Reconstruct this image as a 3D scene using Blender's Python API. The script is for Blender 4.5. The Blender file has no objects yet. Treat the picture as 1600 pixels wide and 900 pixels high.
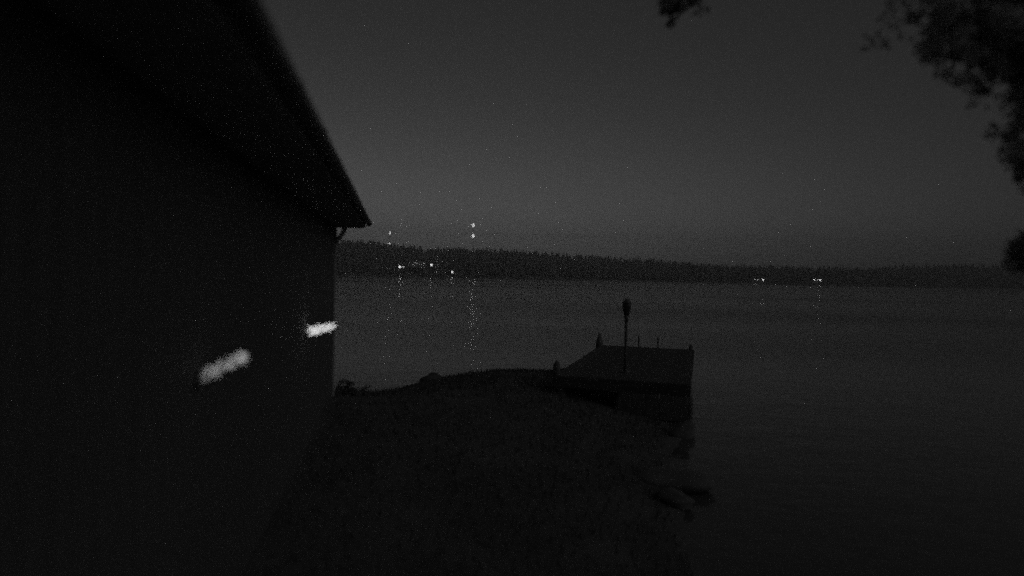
import bpy, bmesh, math, random
import numpy as np
from mathutils import Vector, Matrix
R = math.radians
random.seed(7); rng = np.random.default_rng(7)
S = bpy.context.scene
C = S.collection

# ------------------------------------------------------------------ camera
cam = bpy.data.cameras.new('camera'); camo = bpy.data.objects.new('camera', cam); C.objects.link(camo)
S.camera = camo
cam.sensor_width = 36; cam.lens = 22.5; cam.clip_start = 0.05; cam.clip_end = 9000
camo.matrix_world = Matrix.Translation((0, 0, 2.75)) @ Matrix.Rotation(R(90 - 1.146), 4, 'X') @ Matrix.Rotation(R(1.25), 4, 'Z')
cam.dof.use_dof = True; cam.dof.focus_distance = 35.0
cam.dof.aperture_fstop = cam.lens / 1000 / 0.040          # 40 mm entrance pupil: soft night-camera optics

# ------------------------------------------------------------------ sky: before sunrise, seen by a monochrome camera
W = bpy.data.worlds.new('World'); S.world = W; W.use_nodes = True
nt = W.node_tree; bg = nt.nodes['Background']
sky = nt.nodes.new('ShaderNodeTexSky'); sky.sky_type = 'NISHITA'; sky.sun_disc = False
sky.sun_elevation = R(-6.5); sky.sun_rotation = R(-15.0); sky.dust_density = 1.0
bw = nt.nodes.new('ShaderNodeRGBToBW')
night = nt.nodes.new('ShaderNodeMath'); night.operation = 'ADD'; night.inputs[1].default_value = 0.0031   # even night-sky glow over the whole dome
nt.links.new(sky.outputs[0], bw.inputs[0]); nt.links.new(bw.outputs[0], night.inputs[0]); nt.links.new(night.outputs[0], bg.inputs[0])
bg.inputs[1].default_value = 0.15

# ------------------------------------------------------------------ the sun is down: dim fill added behind the camera to lift near surfaces
sun = bpy.data.lights.new('fill_light', 'SUN'); suno = bpy.data.objects.new('fill_light', sun); C.objects.link(suno)
sun.energy = 0.0060; sun.angle = R(50)
suno.rotation_euler = (Vector((-.8, .4, -.5))).to_track_quat('-Z', 'Y').to_euler()

# ------------------------------------------------------------------ exposure, grain of a sensor at high gain
vs = S.view_settings; vs.view_transform = 'Standard'; vs.look = 'None'; vs.gamma = 1.0; vs.use_curve_mapping = False
vs.exposure = 4.55
S.cycles.use_denoising = False
S.cycles.use_adaptive_sampling = False
S.cycles.use_sample_subset = True; S.cycles.sample_offset = 0; S.cycles.sample_subset_length = 14    # few samples: even grain, like a sensor at high gain
S.cycles.sample_clamp_direct = .055; S.cycles.sample_clamp_indirect = .0015
S.cycles.max_bounces = 6; S.cycles.volume_bounces = 1
S.render.filter_size = 4.0

# ------------------------------------------------------------------ helpers
def mat(name, v, rough=0.8, var=0.25, scale=6.0, bump=0.0, bscale=40.0, spec=0.3, stretch=(1, 1, 1)):
    m = bpy.data.materials.new(name); m.use_nodes = True; n = m.node_tree.nodes; l = m.node_tree.links
    p = n['Principled BSDF']; p.inputs['Roughness'].default_value = rough; p.inputs['Specular IOR Level'].default_value = spec
    tc = n.new('ShaderNodeTexCoord'); mp = n.new('ShaderNodeMapping'); mp.inputs['Scale'].default_value = stretch
    l.new(tc.outputs['Object'], mp.inputs[0])
    ns = n.new('ShaderNodeTexNoise'); ns.inputs['Scale'].default_value = scale; ns.inputs['Detail'].default_value = 6
    l.new(mp.outputs[0], ns.inputs['Vector'])
    r = n.new('ShaderNodeMapRange'); r.inputs[1].default_value = 0.3; r.inputs[2].default_value = 0.7
    r.inputs[3].default_value = v * (1 - var); r.inputs[4].default_value = v * (1 + var)
    l.new(ns.outputs[0], r.inputs[0]); l.new(r.outputs[0], p.inputs['Base Color'])
    if bump:
        n2 = n.new('ShaderNodeTexNoise'); n2.inputs['Scale'].default_value = bscale; n2.inputs['Detail'].default_value = 5
        l.new(mp.outputs[0], n2.inputs['Vector'])
        b = n.new('ShaderNodeBump'); b.inputs['Strength'].default_value = bump; b.inputs['Distance'].default_value = 0.02
        l.new(n2.outputs[0], b.inputs['Height']); l.new(b.outputs[0], p.inputs['Normal'])
    return m

def glow(name, strength):
    m = bpy.data.materials.new(name); m.use_nodes = True; n = m.node_tree.nodes
    p = n['Principled BSDF']; p.inputs['Base Color'].default_value = (.8, .8, .8, 1)
    p.inputs['Emission Color'].default_value = (1, 1, 1, 1); p.inputs['Emission Strength'].default_value = strength
    m.cycles.emission_sampling = 'NONE'
    return m

M = {
 'board': mat('dark_boards', 0.12, .8, .12, 3, .4, 30, stretch=(6, 6, .6)),
 'trim': mat('dark_trim', 0.42, .7, .2, 8, .2),
 'roof': mat('roof_felt', 0.15, .9, .3, 10, .3, 60),
 'metal': mat('dark_metal', 0.14, .45, .2, 12, .1, 50, .5),
 'ground': mat('autumn_ground', 0.105, .95, .2, 1.2, .7, 14),
 'grass': mat('autumn_grass', 0.105, .8, .2, 2),
 'plank': mat('weathered_plank', 0.085, .8, .35, 3, .4, 40, stretch=(.5, 6, 6)),
 'pile': mat('wet_pile', 0.14, .6, .3, 8, .4),
 'stone': mat('pale_stone', 0.125, .85, .2, 4, .5, 18),
 'dstone': mat('grey_stone', 0.11, .85, .35, 4, .5, 18),
 'bark': mat('bark', 0.09, .9, .4, 8, .8, 25, stretch=(1, 1, .3)),
 'leaf': mat('leaf', 0.28, .7, .4, 3),
 'shrub': mat('shrub_leaf', 0.12, .7, .4, 6),
 'farland': mat('far_land', 0.12, .95, .4, .05),
 'forest': mat('forest', 0.16, .9, .4, .06),
 'housewall': mat('house_wall', 0.45, .8, .1, .5),
 'houseroof': mat('house_roof', 0.08, .8, .2, .5),
 'mast': mat('mast_steel', 0.18, .5, .1, 1),
 'glass': mat('lantern_glass', 0.10, .25, .2, 5, 0, 40, .5),
}

for k in ('leaf', 'shrub'):
    n_ = M[k].node_tree.nodes; l_ = M[k].node_tree.links; pr_ = n_['Principled BSDF']; src = pr_.inputs['Base Color'].links[0].from_socket
    tl_ = n_.new('ShaderNodeBsdfTranslucent'); l_.new(src, tl_.inputs[0]); mx_ = n_.new('ShaderNodeAddShader')
    l_.new(pr_.outputs[0], mx_.inputs[0]); l_.new(tl_.outputs[0], mx_.inputs[1]); l_.new(mx_.outputs[0], n_['Material Output'].inputs[0])

def obj(name, verts, faces, m, parent=None, smooth=False):
    me = bpy.data.meshes.new(name); me.from_pydata([tuple(v) for v in verts], [], faces)
    me.materials.append(m)
    if smooth:
        me.polygons.foreach_set('use_smooth', [True] * len(me.polygons))
    me.update()
    o = bpy.data.objects.new(name, me); C.objects.link(o); o.parent = parent
    return o

def tag(o, label=None, cat=None, group=None, kind=None):
    if label: o['label'] = label
    if cat: o['category'] = cat
    if group: o['group'] = group
    if kind: o['kind'] = kind
    return o

def empty(name, loc=(0, 0, 0), rz=0):
    o = bpy.data.objects.new(name, None); C.objects.link(o); o.location = loc; o.rotation_euler = (0, 0, rz)
    o.empty_display_size = .2
    return o

def boxdata(a, b, bev=0):
    bm = bmesh.new(); bmesh.ops.create_cube(bm, size=1)
    sx, sy, sz = (b[i] - a[i] for i in range(3))
    for v in bm.verts:
        v.co = Vector((a[0] + (v.co.x + .5) * sx, a[1] + (v.co.y + .5) * sy, a[2] + (v.co.z + .5) * sz))
    if bev: bmesh.ops.bevel(bm, geom=bm.edges[:], offset=bev, segments=1, affect='EDGES')
    V = [v.co.copy() for v in bm.verts]; bm.verts.index_update(); F = [[v.index for v in f.verts] for f in bm.faces]; bm.free()
    return V, F

def box(name, a, b, m, parent=None, bev=0):
    V, F = boxdata(a, b, bev); return obj(name, V, F, m, parent)

def tubedata(pts, rad, n=8, cap=True):
    pts = [Vector(p) for p in pts]
    if not hasattr(rad, '__len__'): rad = [rad] * len(pts)
    V, F = [], []
    t0 = (pts[1] - pts[0]).normalized(); u = t0.orthogonal().normalized()
    for i, p in enumerate(pts):
        t = (pts[min(i + 1, len(pts) - 1)] - pts[max(i - 1, 0)]).normalized()
        u = (u - t * u.dot(t)).normalized(); w = t.cross(u)
        for k in range(n):
            a = 2 * math.pi * k / n; V.append(p + (u * math.cos(a) + w * math.sin(a)) * rad[i])
    for i in range(len(pts) - 1):
        for k in range(n):
            F.append([i * n + k, i * n + (k + 1) % n, (i + 1) * n + (k + 1) % n, (i + 1) * n + k])
    if cap:
        F.append(list(range(n))[::-1]); F.append([(len(pts) - 1) * n + k for k in range(n)])
    return V, F

def tube(name, pts, rad, m, parent=None, n=8, smooth=True):
    V, F = tubedata(pts, rad, n); return obj(name, V, F, m, parent, smooth)

def join(parts):
    V, F = [], []
    for v, f in parts:
        o = len(V); V += list(v); F += [[i + o for i in q] for q in f]
    return V, F

def smoothstep(a, b, x):
    t = np.clip((x - a) / (b - a), 0, 1); return t * t * (3 - 2 * t)

# ------------------------------------------------------------------ lake
SHORE = [(-60, 6), (-25, 9), (-12, 12.5), (-6, 14.3), (-3.38, 14.3), (-2.9, 14.7), (-2.44, 15.55), (-1.95, 16.66), (-1.19, 17.6), (.05, 17.85),
         (.98, 18.3), (1.55, 18.9), (2.1, 17.8), (2.6, 14.5), (2.95, 12.3), (2.85, 11), (2.25, 9), (1.95, 7.2), (1.84, 5.9), (2.3, 4.4), (4.0, 3.4),
         (5.5, 4.4), (6.2, 7.0), (9.4, 11), (14.5, 16), (24, 20), (45, 22), (90, 15)]
POLY = np.array(SHORE + [(90, -60), (-60, -60)], float)

def sdist(P):
    """signed distance to the home shore, positive on land"""
    a = POLY; b = np.roll(POLY, -1, 0)
    d = np.full(len(P), 1e9); ins = np.zeros(len(P), bool)
    for (x0, y0), (x1, y1) in zip(a, b):
        e = np.array([x1 - x0, y1 - y0]); w = P - np.array([x0, y0])
        t = np.clip((w @ e) / (e @ e), 0, 1); q = w - t[:, None] * e
        d = np.minimum(d, np.hypot(q[:, 0], q[:, 1]))
        c = ((P[:, 1] < y0) != (P[:, 1] < y1))
        with np.errstate(divide='ignore', invalid='ignore'):
            c &= P[:, 0] < (x1 - x0) * (P[:, 1] - y0) / (y1 - y0) + x0
        ins ^= c
    return np.where(ins, d, -d)

def waves(P, seed, scales):
    r = np.random.default_rng(seed); h = np.zeros(len(P))
    for L, A in scales:
        for _ in range(5):
            th = r.uniform(0, 6.283); ph = r.uniform(0, 6.283); k = 6.283 / (L * r.uniform(.7, 1.4))
            h += A * .45 * np.sin(k * (P[:, 0] * math.cos(th) + P[:, 1] * math.sin(th)) + ph)
    return h

def height(P):
    P = np.asarray(P, float).reshape(-1, 2)
    s = sdist(P)
    up = np.where(s > 0, .02 + np.where(s < 5, .176 * s, .88 + .03 * (s - 5)), 0)
    dn = np.where(s <= 0, .02 + .30 * s, 0); dn = np.maximum(dn, -2.2)
    h = np.where(s > 0, up, dn)
    return h + waves(P, 3, [(2.2, .018), (.7, .010)])

def gh(x, y): return float(height([(x, y)])[0])

def grid(name, xs, ys, hf, m, smooth=True):
    X, Y = np.meshgrid(xs, ys); P = np.stack([X.ravel(), Y.ravel()], 1); Z = hf(P)
    V = np.column_stack([P, Z]); nx, ny = len(xs), len(ys)
    F = [[j * nx + i, j * nx + i + 1, (j + 1) * nx + i + 1, (j + 1) * nx + i] for j in range(ny - 1) for i in range(nx - 1)]
    return obj(name, V, F, m, None, smooth)

def spaced(lo, hi, c0, c1, fine, coarse):
    a = list(np.arange(lo, c0, coarse)) + list(np.arange(c0, c1, fine)) + list(np.arange(c1, hi + 1e-6, coarse)); return np.array(a)

g = grid('ground', spaced(-60, 90, -8, 11, .16, 1.5), spaced(-40, 26, -2, 21, .16, 1.5), height, M['ground'])
tag(g, 'dark sloping lakeshore ground in front of the water', kind='structure')

wm = bpy.data.materials.new('lake_water'); wm.use_nodes = True
n = wm.node_tree.nodes; l = wm.node_tree.links; p = n['Principled BSDF']
p.inputs['Base Color'].default_value = (.08, .08, .08, 1); p.inputs['Roughness'].default_value = .19; p.inputs['IOR'].default_value = 1.333
tc = n.new('ShaderNodeTexCoord')
def wl(scale, sx, sy, det):
    mp = n.new('ShaderNodeMapping'); mp.inputs['Scale'].default_value = (sx, sy, 1); l.new(tc.outputs['Object'], mp.inputs[0])
    t = n.new('ShaderNodeTexNoise'); t.inputs['Scale'].default_value = scale; t.inputs['Detail'].default_value = det
    l.new(mp.outputs[0], t.inputs['Vector']); return t.outputs[0]
b1 = n.new('ShaderNodeBump'); b1.inputs['Distance'].default_value = .035; b1.inputs['Strength'].default_value = 1; l.new(wl(.55, 1, 1.6, 3), b1.inputs['Height'])
b2 = n.new('ShaderNodeBump'); b2.inputs['Distance'].default_value = .012; b2.inputs['Strength'].default_value = 1; l.new(wl(3.2, 1, 1.5, 3), b2.inputs['Height'])
# ruffled and calm patches left by the breeze
wind = wl(.018, .35, 1.6, 2); wr = n.new('ShaderNodeMapRange'); wr.inputs[1].default_value = .38; wr.inputs[2].default_value = .62; wr.inputs[3].default_value = .11; wr.inputs[4].default_value = .26
l.new(wind, wr.inputs[0]); l.new(wr.outputs[0], p.inputs['Roughness'])
ws = n.new('ShaderNodeMapRange'); ws.inputs[1].default_value = .38; ws.inputs[2].default_value = .62; ws.inputs[3].default_value = .35; ws.inputs[4].default_value = 1.2
l.new(wind, ws.inputs[0]); l.new(ws.outputs[0], b1.inputs['Strength']); l.new(ws.outputs[0], b2.inputs['Strength'])
l.new(b1.outputs[0], b2.inputs['Normal']); l.new(b2.outputs[0], p.inputs['Normal'])
w = obj('lake', [(-1500, -300, 0), (1500, -300, 0), (1500, 1180, 0), (-1500, 1180, 0)], [[0, 1, 2, 3]], wm)
tag(w, 'dark lake with faint ripples stretching to the far shore', kind='structure')

# ------------------------------------------------------------------ far shore, wooded
FX = np.array([-1500, -800, -260*.6, -120, -96, -60, -18, 0, 60, 120, 180, 228, 300, 372, 414, 456, 560, 800, 1500])
FT = np.array([34, 37, 37.5, 34, 31, 31.5, 31.5, 30, 27, 24.5, 21, 19.5, 19.2, 18.2, 23.5, 25, 27, 27, 25])      # height of the tree tops above the water
def farh(P):
    x, y = P[:, 0], P[:, 1]; top = np.interp(x, FX, FT) - 15.0
    sh = 597 + waves(P * [1, 0], 5, [(160, 3), (50, 1.5)])
    t = smoothstep(0, 70, y - sh); h = np.where(y < sh, .06 * (y - sh), 1.0 * np.minimum(1, (y - sh) / 3) + (np.maximum(top, 1.5) - 1) * t)
    return h + waves(P, 8, [(40, .25)]) * t
fs = grid('far_shore_hill', np.arange(-1500, 1501, 15.0), np.concatenate([np.arange(588, 690, 5.0), np.arange(700, 1180, 40.0)]), farh, M['farland'])
tag(fs, 'low wooded hill on the far side of the lake', kind='structure')

def conifer(r, h, layers=5, n=7):
    V, F = [], []
    V2, F2 = tubedata([(0, 0, -.5), (0, 0, h * .25)], [.22, .18], 4, False)
    for i in range(layers):
        f = i / layers; z0 = h * (.12 + .80 * f); z1 = min(h, z0 + h * .30); rr = r * (1 - f) ** .8 + .25
        o = len(V); a0 = random.random() * 6.28
        for k in range(n):
            a = a0 + 6.2832 * k / n; q = rr * random.uniform(.65, 1.2)
            V.append(Vector((math.cos(a) * q, math.sin(a) * q, z0 - random.uniform(0, .06) * h)))
        V.append(Vector((random.uniform(-.1, .1), random.uniform(-.1, .1), z1)))
        for k in range(n): F.append([o + k, o + (k + 1) % n, o + n])
    return join([(V, F), (V2, F2)])

def roundtree(r, h):
    V, F = [], []
    for j in range(34):
        c = Vector((random.gauss(0, .42), random.gauss(0, .42), random.gauss(0, .30))); c = Vector((c.x * r, c.y * r, h * .62 + c.z * h * .62))
        o = len(V)
        for k in range(4):
            V.append(c + Vector((random.gauss(0, .28) * r, random.gauss(0, .28) * r, random.gauss(0, .11) * h)))
        F += [[o, o + 1, o + 2], [o, o + 2, o + 3], [o, o + 1, o + 3], [o + 1, o + 2, o + 3]]
    return join([(V, F), tubedata([(0, 0, -.5), (0, 0, h * .6)], [.25, .15], 4, False)])

protos = [conifer(random.uniform(2.0, 3.0), 1.0 * random.uniform(14, 16)) for _ in range(6)] + [roundtree(random.uniform(3, 4), random.uniform(11, 13.5)) for _ in range(6)]
protos = [(np.array([tuple(q) for q in v]), f) for v, f in protos]
HOUSES = [(-90.5, 606), (231, 601), (286, 601)]
LAMPS_XY = [(-105.4, 600), (-102.4, 600), (-76, 602), (-56.1, 599)]
TV, TF = [], []; cnt = 0
def plant(x, y, sc, pi):
    global cnt
    v, f = protos[pi]; a = random.random() * 6.28; c, s_ = math.cos(a), math.sin(a)
    q = v.copy(); q[:, 0], q[:, 1] = (v[:, 0] * c - v[:, 1] * s_) * sc, (v[:, 0] * s_ + v[:, 1] * c) * sc; q[:, 2] *= sc
    q += [x, y, farh(np.array([[x, y]]))[0]]
    TV.append(q); TF.extend([[i + cnt for i in ff] for ff in f]); cnt += len(q)
for k in range(4600):
    x = random.uniform(-420, 640); y = 603 + 95 * random.random() ** 1.3
    if any(abs(x - hx) < 9 and y < hy + 9 for hx, hy in HOUSES): continue
    if any(abs(x - lx) < 2.6 and y < ly + 12 for lx, ly in LAMPS_XY): continue
    plant(x, y, random.uniform(.62, 1.10), random.choice(range(12)) if random.random() < .6 else random.randrange(6))
for k in range(360):
    plant(-420 + k * 2.95 + random.uniform(-1, 1), random.uniform(672, 698), random.uniform(.8, 1.04), random.randrange(12))
for k in range(900):
    x = random.choice([random.uniform(-1400, -420), random.uniform(640, 1400)]); plant(x, 603 + 95 * random.random(), random.uniform(.75, 1.1), random.randrange(12))
fo = obj('forest', np.concatenate(TV), TF, M['forest'])
tag(fo, 'dark band of woodland along the far shore', 'forest', kind='stuff')

# ------------------------------------------------------------------ sauna building beside the camera
TH = R(10.26)
sa = empty('sauna_building', (-0.935, -0.169, 0), TH)        # local +Y runs along the wall, wall face at x = 0, building at -x
tag(sa, 'dark wooden sauna building with overhanging eave filling the left side', 'building')
Y0, Y1 = -1.6, 10.28; WB, WT = 0.78, 3.50
wall = box('wall', (-4.4, Y0, WB), (-.03, Y1 - .03, WT), M['board'], sa)
bw_, ny = .145, 0
y = Y0
shared = {}
while y < Y1 - 1e-3:
    wd = min(bw_, Y1 - y)
    key = round(wd, 3)
    if key not in shared:
        V, F = boxdata((-.03, .003, WB - .02), (0, wd - .004, WT - .01), .004)
        me = bpy.data.meshes.new('board'); me.from_pydata([tuple(v) for v in V], [], F); me.materials.append(M['board']); shared[key] = me
    o = bpy.data.objects.new('board', shared[key]); C.objects.link(o); o.parent = wall; o.location = (-random.uniform(0, .005), y, 0)
    y += bw_
# gable boards at the far end
x = -.03
V, F = boxdata((-bw_ + .004, 0, WB - .02), (0, .028, WT - .01), .004)
gme = bpy.data.meshes.new('board'); gme.from_pydata([tuple(v) for v in V], [], F); gme.materials.append(M['board'])
while x > -4.3:
    o = bpy.data.objects.new('board', gme); C.objects.link(o); o.parent = wall; o.location = (x, Y1 - .03 + random.uniform(0, .004), 0); x -= bw_
box('corner_board', (-.06, Y1 - .002, WB - .02), (.022, Y1 + .05, WT - .01), M['trim'], sa, .004)
box('foundation', (-4.38, Y0 + .02, .2), (-.06, Y1 - .06, WB), M['dstone'], sa)
# gable triangle + roof
EO = .446                                                  # eave overhang
RY0, RY1 = Y0 - .4, Y1 + .34
ridge_x, ridge_z = -2.2, 3.62 + 1.15 * 2.73 * .38
gt = obj('gable', [(-4.4, Y1 - .04, WT), (-.03, Y1 - .04, WT), (ridge_x, Y1 - .04, ridge_z - .12), (-4.4, Y1 - .16, WT), (-.03, Y1 - .16, WT), (ridge_x, Y1 - .16, ridge_z - .12)],
         [[0, 1, 2], [5, 4, 3], [0, 2, 5, 3], [1, 4, 5, 2], [0, 3, 4, 1]], M['board'], sa)
roof = empty('roof'); roof.parent = sa
def slab(name, x0, z0, x1, z1, th, ya, yb, m, par):
    return obj(name, [(x0, ya, z0), (x1, ya, z1), (x1, yb, z1), (x0, yb, z0), (x0, ya, z0 + th), (x1, ya, z1 + th), (x1, yb, z1 + th), (x0, yb, z0 + th)],
               [[0, 3, 2, 1], [4, 5, 6, 7], [0, 1, 5, 4], [1, 2, 6, 5], [2, 3, 7, 6], [3, 0, 4, 7]], m, par)
slab('roof_slope', EO, 3.56, ridge_x, ridge_z, .07, RY0, RY1, M['roof'], roof)
slab('roof_slope', -4.4 - EO, 3.56, ridge_x - .002, ridge_z, .07, RY0, RY1, M['roof'], roof)
box('fascia', (EO - .03, RY0, 3.462), (EO - .002, RY1 - .004, 3.555), M['trim'], roof)
# soffit boards running along the eave
for k in range(4):
    a = -.005 + k * .105
    box('soffit_board', (a, RY0 + .02, 3.452), (a + .101, RY1 - .02, 3.476), M['trim'], roof, .003)
# half-round gutter with end cap on the fascia
gv, gf = [], []
GR = .05; gx, gz = EO + GR + .004, 3.535
for j, yy in enumerate(np.linspace(RY0, RY1 + .01, 25)):
    for k in range(9):
        a = math.pi + math.pi * k / 8; gv.append((gx + GR * math.cos(a), yy, gz + GR * math.sin(a)))
    for k in range(9):
        a = 2 * math.pi - math.pi * k / 8; gv.append((gx + (GR - .004) * math.cos(a), yy, gz + (GR - .004) * math.sin(a)))
for j in range(24):
    for k in range(18): gf.append([j * 18 + k, j * 18 + (k + 1) % 18, (j + 1) * 18 + (k + 1) % 18, (j + 1) * 18 + k])
gf.append([24 * 18 + k for k in range(9)])
gut = obj('gutter', gv, gf, M['metal'], roof, True)
for yy in np.arange(RY0 + .3, RY1, .9):
    tube('bracket', [(gx + (GR + .004) * math.cos(a), yy, gz + (GR + .004) * math.sin(a)) for a in np.linspace(math.pi, 2 * math.pi, 9)], .006, M['metal'], gut, 5)
# curved bracket under the soffit at the far corner
tube('eave_brace', [(.150, Y1 - .06, 3.46), (.146, Y1 - .06, 3.40), (.120, Y1 - .06, 3.33), (.075, Y1 - .06, 3.27), (-.01, Y1 - .06, 3.20)], [.042, .036, .032, .034, .04], M['trim'], sa, 8)
ch = box('chimney', (-2.9, 2.2, 4.2), (-2.45, 2.65, 5.6), M['dstone'], roof, .01)
box('chimney_cap', (-2.96, 2.14, 5.6), (-2.39, 2.71, 5.68), M['metal'], ch, .01)

# ------------------------------------------------------------------ two glowing smears, source unknown; their bulbs and fixtures are made up
def build_smear(label, root, tip, lumps, strength, rad, nb, br, seed):
    """a glowing smear built from tiny glowing bits on an invented wall fixture"""
    root = Vector(root); tip = Vector(tip); ax = (tip - root); L = ax.length; ax.normalize()
    t = empty('light_smear', root); tag(t, label, 'light smear', 'glowing oblong smears along the sauna wall')
    r = random.Random(seed); parts = []
    u = ax.orthogonal().normalized(); w = ax.cross(u)
    tot = sum(l[2] for l in lumps)
    for f, sl, wt, sr in lumps:
        for _ in range(int(nb * wt / tot)):
            c = ax * (L * f + r.gauss(0, sl)) + u * r.gauss(0, sr) + w * r.gauss(0, sr)
            parts.append(tubedata([c - Vector((0, 0, br)), c, c + Vector((0, 0, br))], [br * .3, br, br * .3], 5))
    V, F = join(parts); o = obj('smear_bits', V, F, glow('smear_glow', strength), t); tag(o, kind='stuff')
    wire = [ax * (L * i / 60) + (u * math.cos(i * .9) + w * math.sin(i * .9)) * rad * .4 for i in range(61)]
    tube('added_cable', wire, .002, M['metal'], t, 4)
    tube('core', [ax * 0, ax * L], .006, M['metal'], t, 6)
    return t, root, ax
wd = Vector((math.cos(TH), math.sin(TH), 0))
def added_arm(t, root, ax, rad):
    # invented holder from the wall to the foot of the glowing smear
    q = root - Vector((-0.935, -0.169, 0)); dist = q.dot(wd)
    foot = root - wd * (dist - .012); foot.z = root.z - .03
    tube('added_arm', [foot - root, (foot - root) * .5 + Vector((0, 0, -.004)), ax * .02], .010, M['metal'], t, 8)
    V, F = tubedata([foot - root - wd * .012, foot - root + wd * .008], .045, 14); obj('added_plate', V, F, M['metal'], t)
L1 = build_smear('dim grey oblong glowing smear nearest the camera against the dark sauna wall', (-1.48, 3.13, 2.236), (-1.318, 3.2, 2.325), [(.84, .015, 1.0, .015), (.52, .032, .8, .015), (.10, .026, .7, .016)], .0068, .047, 700, .0034, 21)
added_arm(*L1, .047)
L2 = build_smear('bright white oblong glowing smear by the far corner of the sauna wall', (-2.165, 6.8, 2.095), (-1.905, 6.9, 2.165), [(.22, .032, 1.2, .024), (.5, .04, .7, .022), (.78, .034, .9, .02)], .018, .066, 900, .0055, 22)
added_arm(*L2, .066)

# ------------------------------------------------------------------ jetty
jt = empty('jetty', (3.41, 12.16, 0), -math.atan2(1.78, 6.02)); tag(jt, 'dark wooden jetty with short mooring posts at the water edge', 'jetty')
JL, JW, JZ = 6.28, 2.62, .75
y = 0; k = 0
pv = None
V, F = boxdata((-JW, .004, JZ - .04), (0, .138, JZ), .005)
pme = bpy.data.meshes.new('plank'); pme.from_pydata([tuple(v) for v in V], [], F); pme.materials.append(M['plank'])
while y < JL - .05:
    o = bpy.data.objects.new('plank', pme); C.objects.link(o); o.parent = jt; o.location = (random.uniform(-.015, .015), y, random.uniform(-.004, .004)); y += .142
for xx in (-.16, -1.3, -JW + .12):
    box('beam', (xx - .05, .02, JZ - .21), (xx + .05, JL - .05, JZ - .046), M['plank'], jt, .005)
box('skirt_board', (-JW, -.034, JZ - .24), (0, -.002, JZ - .02), M['plank'], jt, .004)
box('skirt_board', (.004, -.03, JZ - .24), (.034, JL - .05, JZ - .02), M['plank'], jt, .004)
for xx in (-.14, -1.3, -JW + .14):
    for yy in (.12, 2.1, 4.2, JL - .2):
        tube('pile', [(xx, yy, -1.6), (xx, yy, JZ - .05)], .085, M['pile'], jt, 10)
def mpost(x, y, h, r, point=.35):
    tube('mooring_post', [(x, y, JZ - .3), (x, y, JZ + h * (1 - point)), (x, y, JZ + h)], [r, r, r * .35], M['pile'], jt, 10)
mpost(-JW - .02, .30, .26, .075); mpost(-JW - .04, JL - .1, .34, .10, .8); mpost(-.06, JL - .12, .15, .06)
mpost(-1.52, JL - .05, .33, .022, .1); mpost(-.98, JL - .05, .30, .022, .1)
# ladder of boards closing the camera end below the deck
for k in range(5):
    box('cladding_board', (-1.32 + k * .262, -.03, .02), (-1.32 + k * .262 + .25, -.004, JZ - .245), M['pile'], jt, .004)

# lamp post on the jetty
lp = empty('lamp_post', (2.43, 13.5, .754)); tag(lp, 'slim dark unlit lamp post with rounded head standing on the jetty', 'lamp post')
tube('base_plate', [(0, 0, 0), (0, 0, .02)], .09, M['metal'], lp, 14)
tube('pole', [(0, 0, .02), (0, 0, .5), (0, 0, 1.0), (0, 0, 1.12)], [.036, .034, .030, .03], M['metal'], lp, 12)
tube('collar', [(0, 0, 1.06), (0, 0, 1.12), (0, 0, 1.2)], [.034, .046, .052], M['metal'], lp, 12)
def lathe(name, prof, m, par, n=16):
    return tube(name, [(0, 0, z) for r, z in prof], [r for r, z in prof], m, par, n)
hd = lathe('lantern', [(.05, 1.20), (.065, 1.26), (.085, 1.33), (.095, 1.40), (.093, 1.45)], M['glass'], lp)
lathe('cap', [(.098, 1.451), (.09, 1.49), (.06, 1.53), (.03, 1.55), (.006, 1.562)], M['metal'], hd)
for k in range(4):
    a = k * math.pi / 2 + .4
    tube('cage_bar', [(r * math.cos(a), r * math.sin(a), z) for r, z in [(.056, 1.20), (.071, 1.26), (.091, 1.33), (.101, 1.40), (.099, 1.452)]], .005, M['metal'], hd, 5)

# ------------------------------------------------------------------ stones at the waterline
def rock(x, y, sx, sy, sz, m, label, seed, group=None):
    r = random.Random(seed); bm = bmesh.new(); bmesh.ops.create_icosphere(bm, subdivisions=3, radius=1)
    ks = [(Vector((r.gauss(0, 1), r.gauss(0, 1), r.gauss(0, 1))), r.uniform(0, 6), r.uniform(.05, .13)) for _ in range(9)]
    for v in bm.verts:
        c = v.co.copy(); f = 1 + sum(A * math.sin(c.dot(kv) * 1.8 + ph) for kv, ph, A in ks)
        v.co = Vector((c.x * f * sx, c.y * f * sy, max(c.z, -.6) * f * sz))
    V = [v.co.copy() for v in bm.verts]; F = [[v.index for v in f.verts] for f in bm.faces]; bm.free()
    o = obj('rock', V, F, m, None, True); o.location = (x, y, max(gh(x, y), -.15) + sz * .25); o.rotation_euler.z = r.uniform(0, 3); tag(o, label, 'rock', group)
    return o
rock(2.12, 8.45, .46, .36, .11, M['stone'], 'broad pale flat rock at the waterline right of the dark bank', 1)
rock(2.02, 7.7, .22, .18, .09, M['stone'], 'small pale rock below the broad flat rock at the waterline', 2)
rock(3.05, 11.2, .28, .22, .16, M['dstone'], 'grey rock beside the camera end of the jetty', 3)
rock(-2.0, 16.4, .30, .22, .12, M['dstone'], 'low grey rock on the shore between the sauna and jetty', 4)

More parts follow.
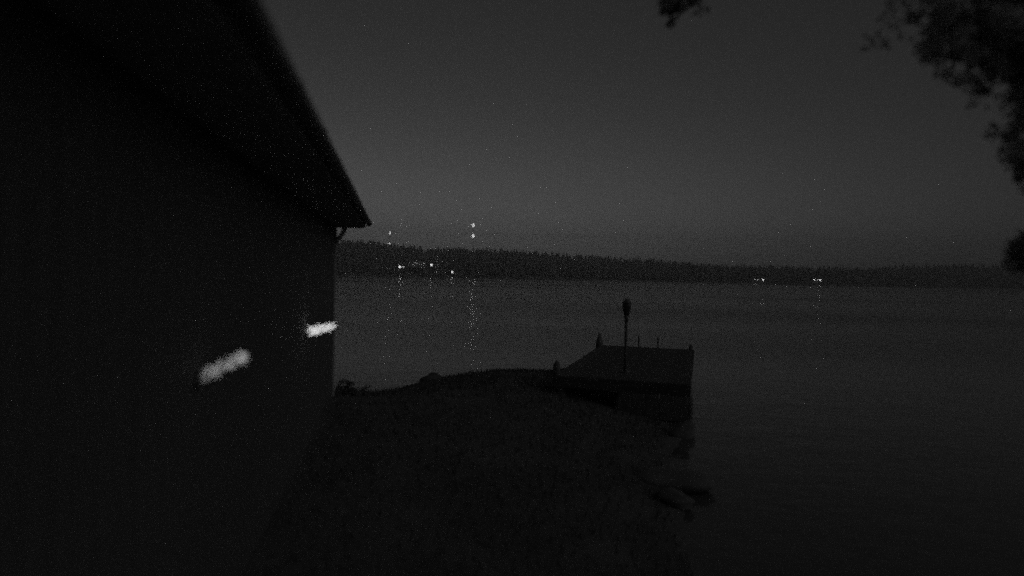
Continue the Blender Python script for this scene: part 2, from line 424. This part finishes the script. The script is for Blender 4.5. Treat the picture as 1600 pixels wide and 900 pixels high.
# ------------------------------------------------------------------ shrub at the foot of the sauna corner
def leafmass(centres, count, size, seed):
    r = np.random.default_rng(seed); V = []; F = []
    wts = np.array([c[2] * c[1] ** 2 for c in centres], float); wts /= wts.sum()
    # break every clump into ragged sprays so that no outline stays round
    sub = []; sw = []
    for c_, wt_ in zip(centres, wts):
        k = 16
        for _ in range(k):
            d = r.normal(size=3); d /= np.linalg.norm(d); d *= c_[1] * r.uniform(.15, 1.0)
            sub.append((Vector(c_[0]) + Vector(d), c_[1] * r.uniform(.22, .5), 1, c_[3] if len(c_) > 3 else 1)); sw.append(wt_ * r.uniform(.3, 1))
    centres = sub; wts = np.array(sw) / sum(sw)
    ids = r.choice(len(centres), count, p=wts)
    for i in ids:
        c, rad, _ = centres[i][:3]; sq = centres[i][3] if len(centres[i]) > 3 else 1
        d = r.normal(size=3); d /= np.linalg.norm(d); d *= rad * r.random() ** .45; d[2] *= sq
        p = Vector(c) + Vector(d); s = size * r.uniform(.6, 1.3)
        a = Vector(r.normal(size=3)).normalized(); b = a.orthogonal().normalized(); k = a.cross(b)
        o = len(V); V += [p - b * s, p + k * s * .45 + a * s * .1, p + b * s, p - k * s * .45 + a * s * .1]; F += [[o, o + 1, o + 2], [o, o + 2, o + 3]]
    return V, F
zc = gh(-2.55, 10.3)
sh = empty('shrub', (-2.55, 10.35, zc)); tag(sh, 'low dark shrub growing at the foot of the sauna corner', 'shrub')
V, F = leafmass([((0, 0, .06), .20, 1, .6), ((.22, .05, .0), .17, 1, .6), ((-.15, .15, .05), .2, 1, .6)], 1500, .028, 4)
tag(obj('foliage', V, F, M['shrub'], sh), kind='stuff')
for k in range(6):
    a = k * 1.05; tube('stem', [(0, 0, -.1), (.1 * math.cos(a), .1 * math.sin(a), .05), (.2 * math.cos(a), .2 * math.sin(a), .12)], [.01, .007, .003], M['bark'], sh, 5)

# ------------------------------------------------------------------ grass on the bank
GV, GF = [], []
P = np.column_stack([rng.uniform(-4.5, 3.2, 26000), rng.uniform(2.2, 18.5, 26000)]); sd = sdist(P)
q = (P - [-0.935, -0.169]) @ np.array([math.cos(TH), math.sin(TH)]); ok = (sd > .08) & ((q > .06) | (P[:, 1] > 10.6)); P = P[ok]; H = height(P)
for (x, y), z in zip(P, H):
    a = rng.uniform(0, 6.283); hh = rng.uniform(.03, .10) * (1.6 if rng.random() < .05 else 1); w_ = .004 + .0006 * y
    dx, dy = math.cos(a), math.sin(a); le = rng.uniform(.01, .05); o = len(GV)
    GV += [(x - dx * w_, y - dy * w_, z - .01), (x + dx * w_, y + dy * w_, z - .01), (x - dy * le, y + dx * le, z + hh)]; GF.append([o, o + 1, o + 2])
gr = obj('grass', GV, GF, M['grass']); tag(gr, 'short rough grass on the dark bank', 'grass', kind='stuff')

# ------------------------------------------------------------------ trees beside the camera
def limb(pts, r0, r1, par, name='branch', n=8):
    k = len(pts); return tube(name, pts, [r0 + (r1 - r0) * i / (k - 1) for i in range(k)], M['bark'], par, n)
def bend(a, b, sag, k=6, j=.06):
    a, b = Vector(a), Vector(b); L = (b - a).length
    return [a.lerp(b, i / k) + Vector((random.gauss(0, j), random.gauss(0, j), 0)) * (L * .15 if 0 < i < k else 0) + Vector((0, 0, sag * 4 * (i / k) * (1 - i / k))) for i in range(k + 1)]

tx, ty = 3.75, 3.05; tz = gh(tx, ty)
tr = empty('leafy_tree', (tx, ty, tz)); tag(tr, 'dark leafy tree leaning in along the right edge above the water', 'tree')
TZ = [-.3, .7, 1.4, 2.2, 3.2, 4.3]; TX = [0, -.02, -.06, -.10, -.08, -.05]
trunk = limb([(x, .02, z) for x, z in zip(TX, TZ)], .09, .025, tr, 'trunk', 12)
def at(lat, up): return (lat * 3.3, 3.3, 2.75 + up * 3.3)       # sprays hanging about 3.3 m out
ends = [(at(.815, .215), .17, 1.8), (at(.79, .255), .16, 1.4), (at(.84, .19), .18, 1.6), (at(.80, .17), .11, .9), (at(.83, .30), .2, 1.2), (at(.82, .05), .13, 1.5), (at(.84, .02), .15, 1.6), (at(.80, .035), .09, 1.0), (at(.86, -.03), .16, 1.2), (at(.88, .1), .2, 1.0),
        (at(.66, .41), .2, .8), (at(.72, .40), .22, 1.2), (at(.78, .38), .22, 1.4), (at(.68, .345), .14, .7), (at(.75, .33), .16, .9), (at(.80, .33), .18, 1.1), (at(.63, .35), .09, .3), (at(.64, .45), .15, .5), (at(.605, .415), .16, .16), (at(.65, .37), .13, .14), (at(.715, .30), .11, .12), (at(.79, .06), .07, .7),
        (at(.70, .47), .25, 1.2), (at(.80, .46), .28, 1.3), (at(.92, .35), .35, 1), (at(.95, .2), .3, .8), (at(.9, .5), .4, 1), (at(1.05, .55), .45, .8), (at(1.2, .4), .45, .7), (at(1.15, .25), .4, .6), (at(1.3, .55), .4, .6), (at(1.1, .7), .4, .6)]
cent = []
for (c, rad, wt) in ends:
    c2 = (c[0] - tx, c[1] - ty + random.uniform(-.1, .1), c[2] - tz); cent.append((c2, rad, wt, .85))
    z0 = max(.9, min(4.0, c2[2] - .35 * math.hypot(c2[0], c2[1])))
    limb(bend((float(np.interp(z0, TZ, TX)), .02, z0), c2, .06), .02, .003, trunk, 'branch', 6)
V, F = leafmass(cent, 60000, .019, 11); tag(obj('crown', V, F, M['leaf'], tr), kind='stuff')

ax_, ay_ = 2.0, -1.1; az_ = gh(ax_, ay_)
tr = empty('overhanging_tree', (ax_, ay_, az_)); tag(tr, 'tree beside the camera whose branch tip hangs into the top edge', 'tree')
trunk = limb([(0, 0, -.3), (.02, 0, 1.5), (-.05, .05, 3.5), (-.02, .1, 5.6), (.05, .1, 8)], .16, .05, tr, 'trunk', 12)
def loc2(x, y, z): return (x - ax_, y - ay_, z - az_)
ends = [((.97, 4.0, 4.44), .11, 4), ((1.07, 4.0, 4.50), .12, 4), ((1.0, 4.0, 4.55), .15, 3), ((.95, 4.0, 4.33), .05, 2), ((1.0, 3.9, 4.9), .3, .7), ((1.25, 3.5, 5.1), .4, .6), ((1.6, 2.4, 5.6), .6, .6), ((1.8, 1.2, 6.4), .8, .6), ((2.4, -.4, 7.0), 1.0, .6),
        ((2.0, -1.4, 8.2), 1.0, .6), ((3.2, -1.4, 6.6), .9, .6), ((1.0, -2.4, 7.0), .9, .6), ((2.2, -2.8, 6.4), .9, .6)]
cent = []
for (c, rad, wt) in ends:
    c2 = loc2(*c); cent.append((c2, rad, wt))
    z0 = max(2.6, min(7.0, c2[2] - .25 * math.hypot(c2[0], c2[1]) + .5))
    zs = [-.3, 1.5, 3.5, 5.6, 8]; xs = [0, .02, -.05, -.02, .05]
    limb(bend((float(np.interp(z0, zs, xs)), .05, z0), c2, .25), .04, .004, trunk, 'branch', 6)
V, F = leafmass(cent, 22000, .024, 12); tag(obj('crown', V, F, M['leaf'], tr), kind='stuff')

# ------------------------------------------------------------------ lights and houses on the far shore
G_BRIGHT = glow('lamp_glow_bright', .10); G_MID = glow('lamp_glow', .06); G_DIM = glow('lamp_glow_dim', .025); G_WIN = glow('window_glow', .007)
def streetlight(x, y, z, gm, label, rad=1.25):
    b = float(farh(np.array([[x, y]]))[0]); t = empty('street_lamp', (x, y, b)); tag(t, label, 'street lamp', 'street lamps on the far shore')
    h = z - b
    tube('pole', [(0, 0, -.3), (0, .0, h - .2), (0, -.25, h + rad * .9), (0, -.6, h + rad * 1.05)], [.10, .07, .06, .05], M['metal'], t, 6)
    V, F = tubedata([(0, -.6, h - rad), (0, -.6, h - rad * .6), (0, -.6, h), (0, -.6, h + rad * .6), (0, -.6, h + rad)], [rad * .3, rad * .8, rad, rad * .8, rad * .3], 10)
    obj('lamp_globe', V, F, gm, t, True)
streetlight(-105.4, 600, 8.25, G_BRIGHT, 'bright lamp at the left end of the far shore lights')
streetlight(-102.2, 600, 8.35, G_DIM, 'faint lamp just right of the leftmost far shore lamp', .95)
streetlight(-76.0, 601, 10.7, G_BRIGHT, 'bright lamp right of the dimly lit far house')
streetlight(-56.1, 599, 4.53, G_MID, 'single small lamp low at the far waterline left of centre', 1.1)

def house(x, y, wdt, dep, hgt, rz, label, windows, lamp=None, base=None):
    b = float(farh(np.array([[x, y]]))[0]) if base is None else base
    t = empty('lakeside_house', (x, y, b), rz); tag(t, label, 'house', 'houses on the far shore')
    wv = box('wall', (-wdt / 2, 0, -1.2), (wdt / 2, dep, hgt), M['housewall'], t)
    rz_ = hgt + dep * .32
    obj('roof', [(-wdt / 2 - .4, -.5, hgt + .01), (wdt / 2 + .4, -.5, hgt + .01), (wdt / 2 + .4, dep + .5, hgt + .01), (-wdt / 2 - .4, dep + .5, hgt + .01), (-wdt / 2 - .4, dep / 2, rz_), (wdt / 2 + .4, dep / 2, rz_)],
        [[0, 1, 5, 4], [2, 3, 4, 5], [0, 4, 3], [1, 2, 5], [0, 3, 2, 1]], M['houseroof'], t)
    for (wx, wz, ww, wh, gm) in windows:
        f = box('window', (wx - ww / 2 - .08, -.05, wz - wh / 2 - .08), (wx + ww / 2 + .08, -.003, wz + wh / 2 + .08), M['trim'], t)
        box('pane', (wx - ww / 2, -.07, wz - wh / 2), (wx + ww / 2, -.052, wz + wh / 2), gm, f)
    return t
house(-90.5, 606, 15, 8, 5.0, 0, 'dimly lit pale house between two lamps on the far hillside',
      [(-7, 3.0, .9, .9, G_WIN), (-1.8, 3.4, 1.6, 1.2, G_WIN), (.2, 2.6, 1.5, 1.3, G_WIN), (6.9, 2.6, .8, 1.0, G_DIM)], base=9.3)
house(231, 600.5, 11, 6, 3.2, 0, 'waterside house with three lit windows on the far right shore',
      [(-3.6, 1.9, 1.2, 1.0, G_DIM), (-.9, 1.9, 1.2, 1.0, G_DIM), (4.4, 1.75, 1.5, 1.9, G_BRIGHT)], base=1.7)
house(286, 600.5, 8, 5, 3.2, 0, 'small waterside cottage with a bright pair of windows farthest right',
      [(-2.6, 1.75, 1.5, 1.5, G_MID), (.7, 1.9, 1.3, 1.2, G_DIM), (2.8, 1.9, 1.7, 1.6, G_BRIGHT)], base=2.8)

G_AIR = glow('obstruction_glow', .30); G_AIR2 = glow('obstruction_glow_faint', .16)
def mast(x, y, top, lamps, label, gm, rad):
    t = empty('radio_mast', (x, y, 0)); tag(t, label, 'radio mast', 'masts behind the far shore')
    parts = []
    for k in range(3):
        a = k * 2.0944; parts.append(tubedata([(.45 * math.cos(a), .45 * math.sin(a), 0), (.45 * math.cos(a), .45 * math.sin(a), top)], .05, 4))
    z = 0; k = 0
    while z < top - 2:
        a, b = k * 2.0944, (k + 1) * 2.0944
        parts.append(tubedata([(.45 * math.cos(a), .45 * math.sin(a), z), (.45 * math.cos(b), .45 * math.sin(b), z + 1.5)], .03, 3)); z += 1.5; k += 1
    V, F = join(parts); obj('lattice', V, F, M['mast'], t)
    for k in range(3):
        a = k * 2.0944 + .5; tube('guy_wire', [(0, 0, top * .8), (top * .5 * math.cos(a), top * .5 * math.sin(a), 0)], .015, M['mast'], t, 3)
    for zz in lamps:
        V, F = tubedata([(0, -.8, zz - rad), (0, -.8, zz - rad * .6), (0, -.8, zz), (0, -.8, zz + rad * .6), (0, -.8, zz + rad)], [rad * .3, rad * .8, rad, rad * .8, rad * .3], 10)
        obj('warning_lamp', V, F, gm, t, True)
mast(-56.1, 900, 71.6, (71.6, 56.4), 'mast with two bright stacked warning lamps above the far treeline', G_AIR, 2.4)
mast(-192.3, 1000, 64.5, (64.5, 47.5), 'fainter mast with two stacked lamps close to the sauna eave', G_AIR2, 2.1)

# ------------------------------------------------------------------ lake haze
hz = box('haze', (-1550, -350, -4), (1550, 1220, 80), M['trim'])
hm = bpy.data.materials.new('haze'); hm.use_nodes = True; n = hm.node_tree.nodes; n.remove(n['Principled BSDF'])
pv = n.new('ShaderNodeVolumePrincipled'); pv.inputs['Color'].default_value = (.9, .9, .9, 1); pv.inputs['Anisotropy'].default_value = .75; pv.inputs['Density'].default_value = .0012
hm.node_tree.links.new(pv.outputs[0], n['Material Output'].inputs['Volume'])
hz.data.materials.clear(); hz.data.materials.append(hm)
tag(hz, 'thin night haze lying over the lake', 'haze', kind='stuff')
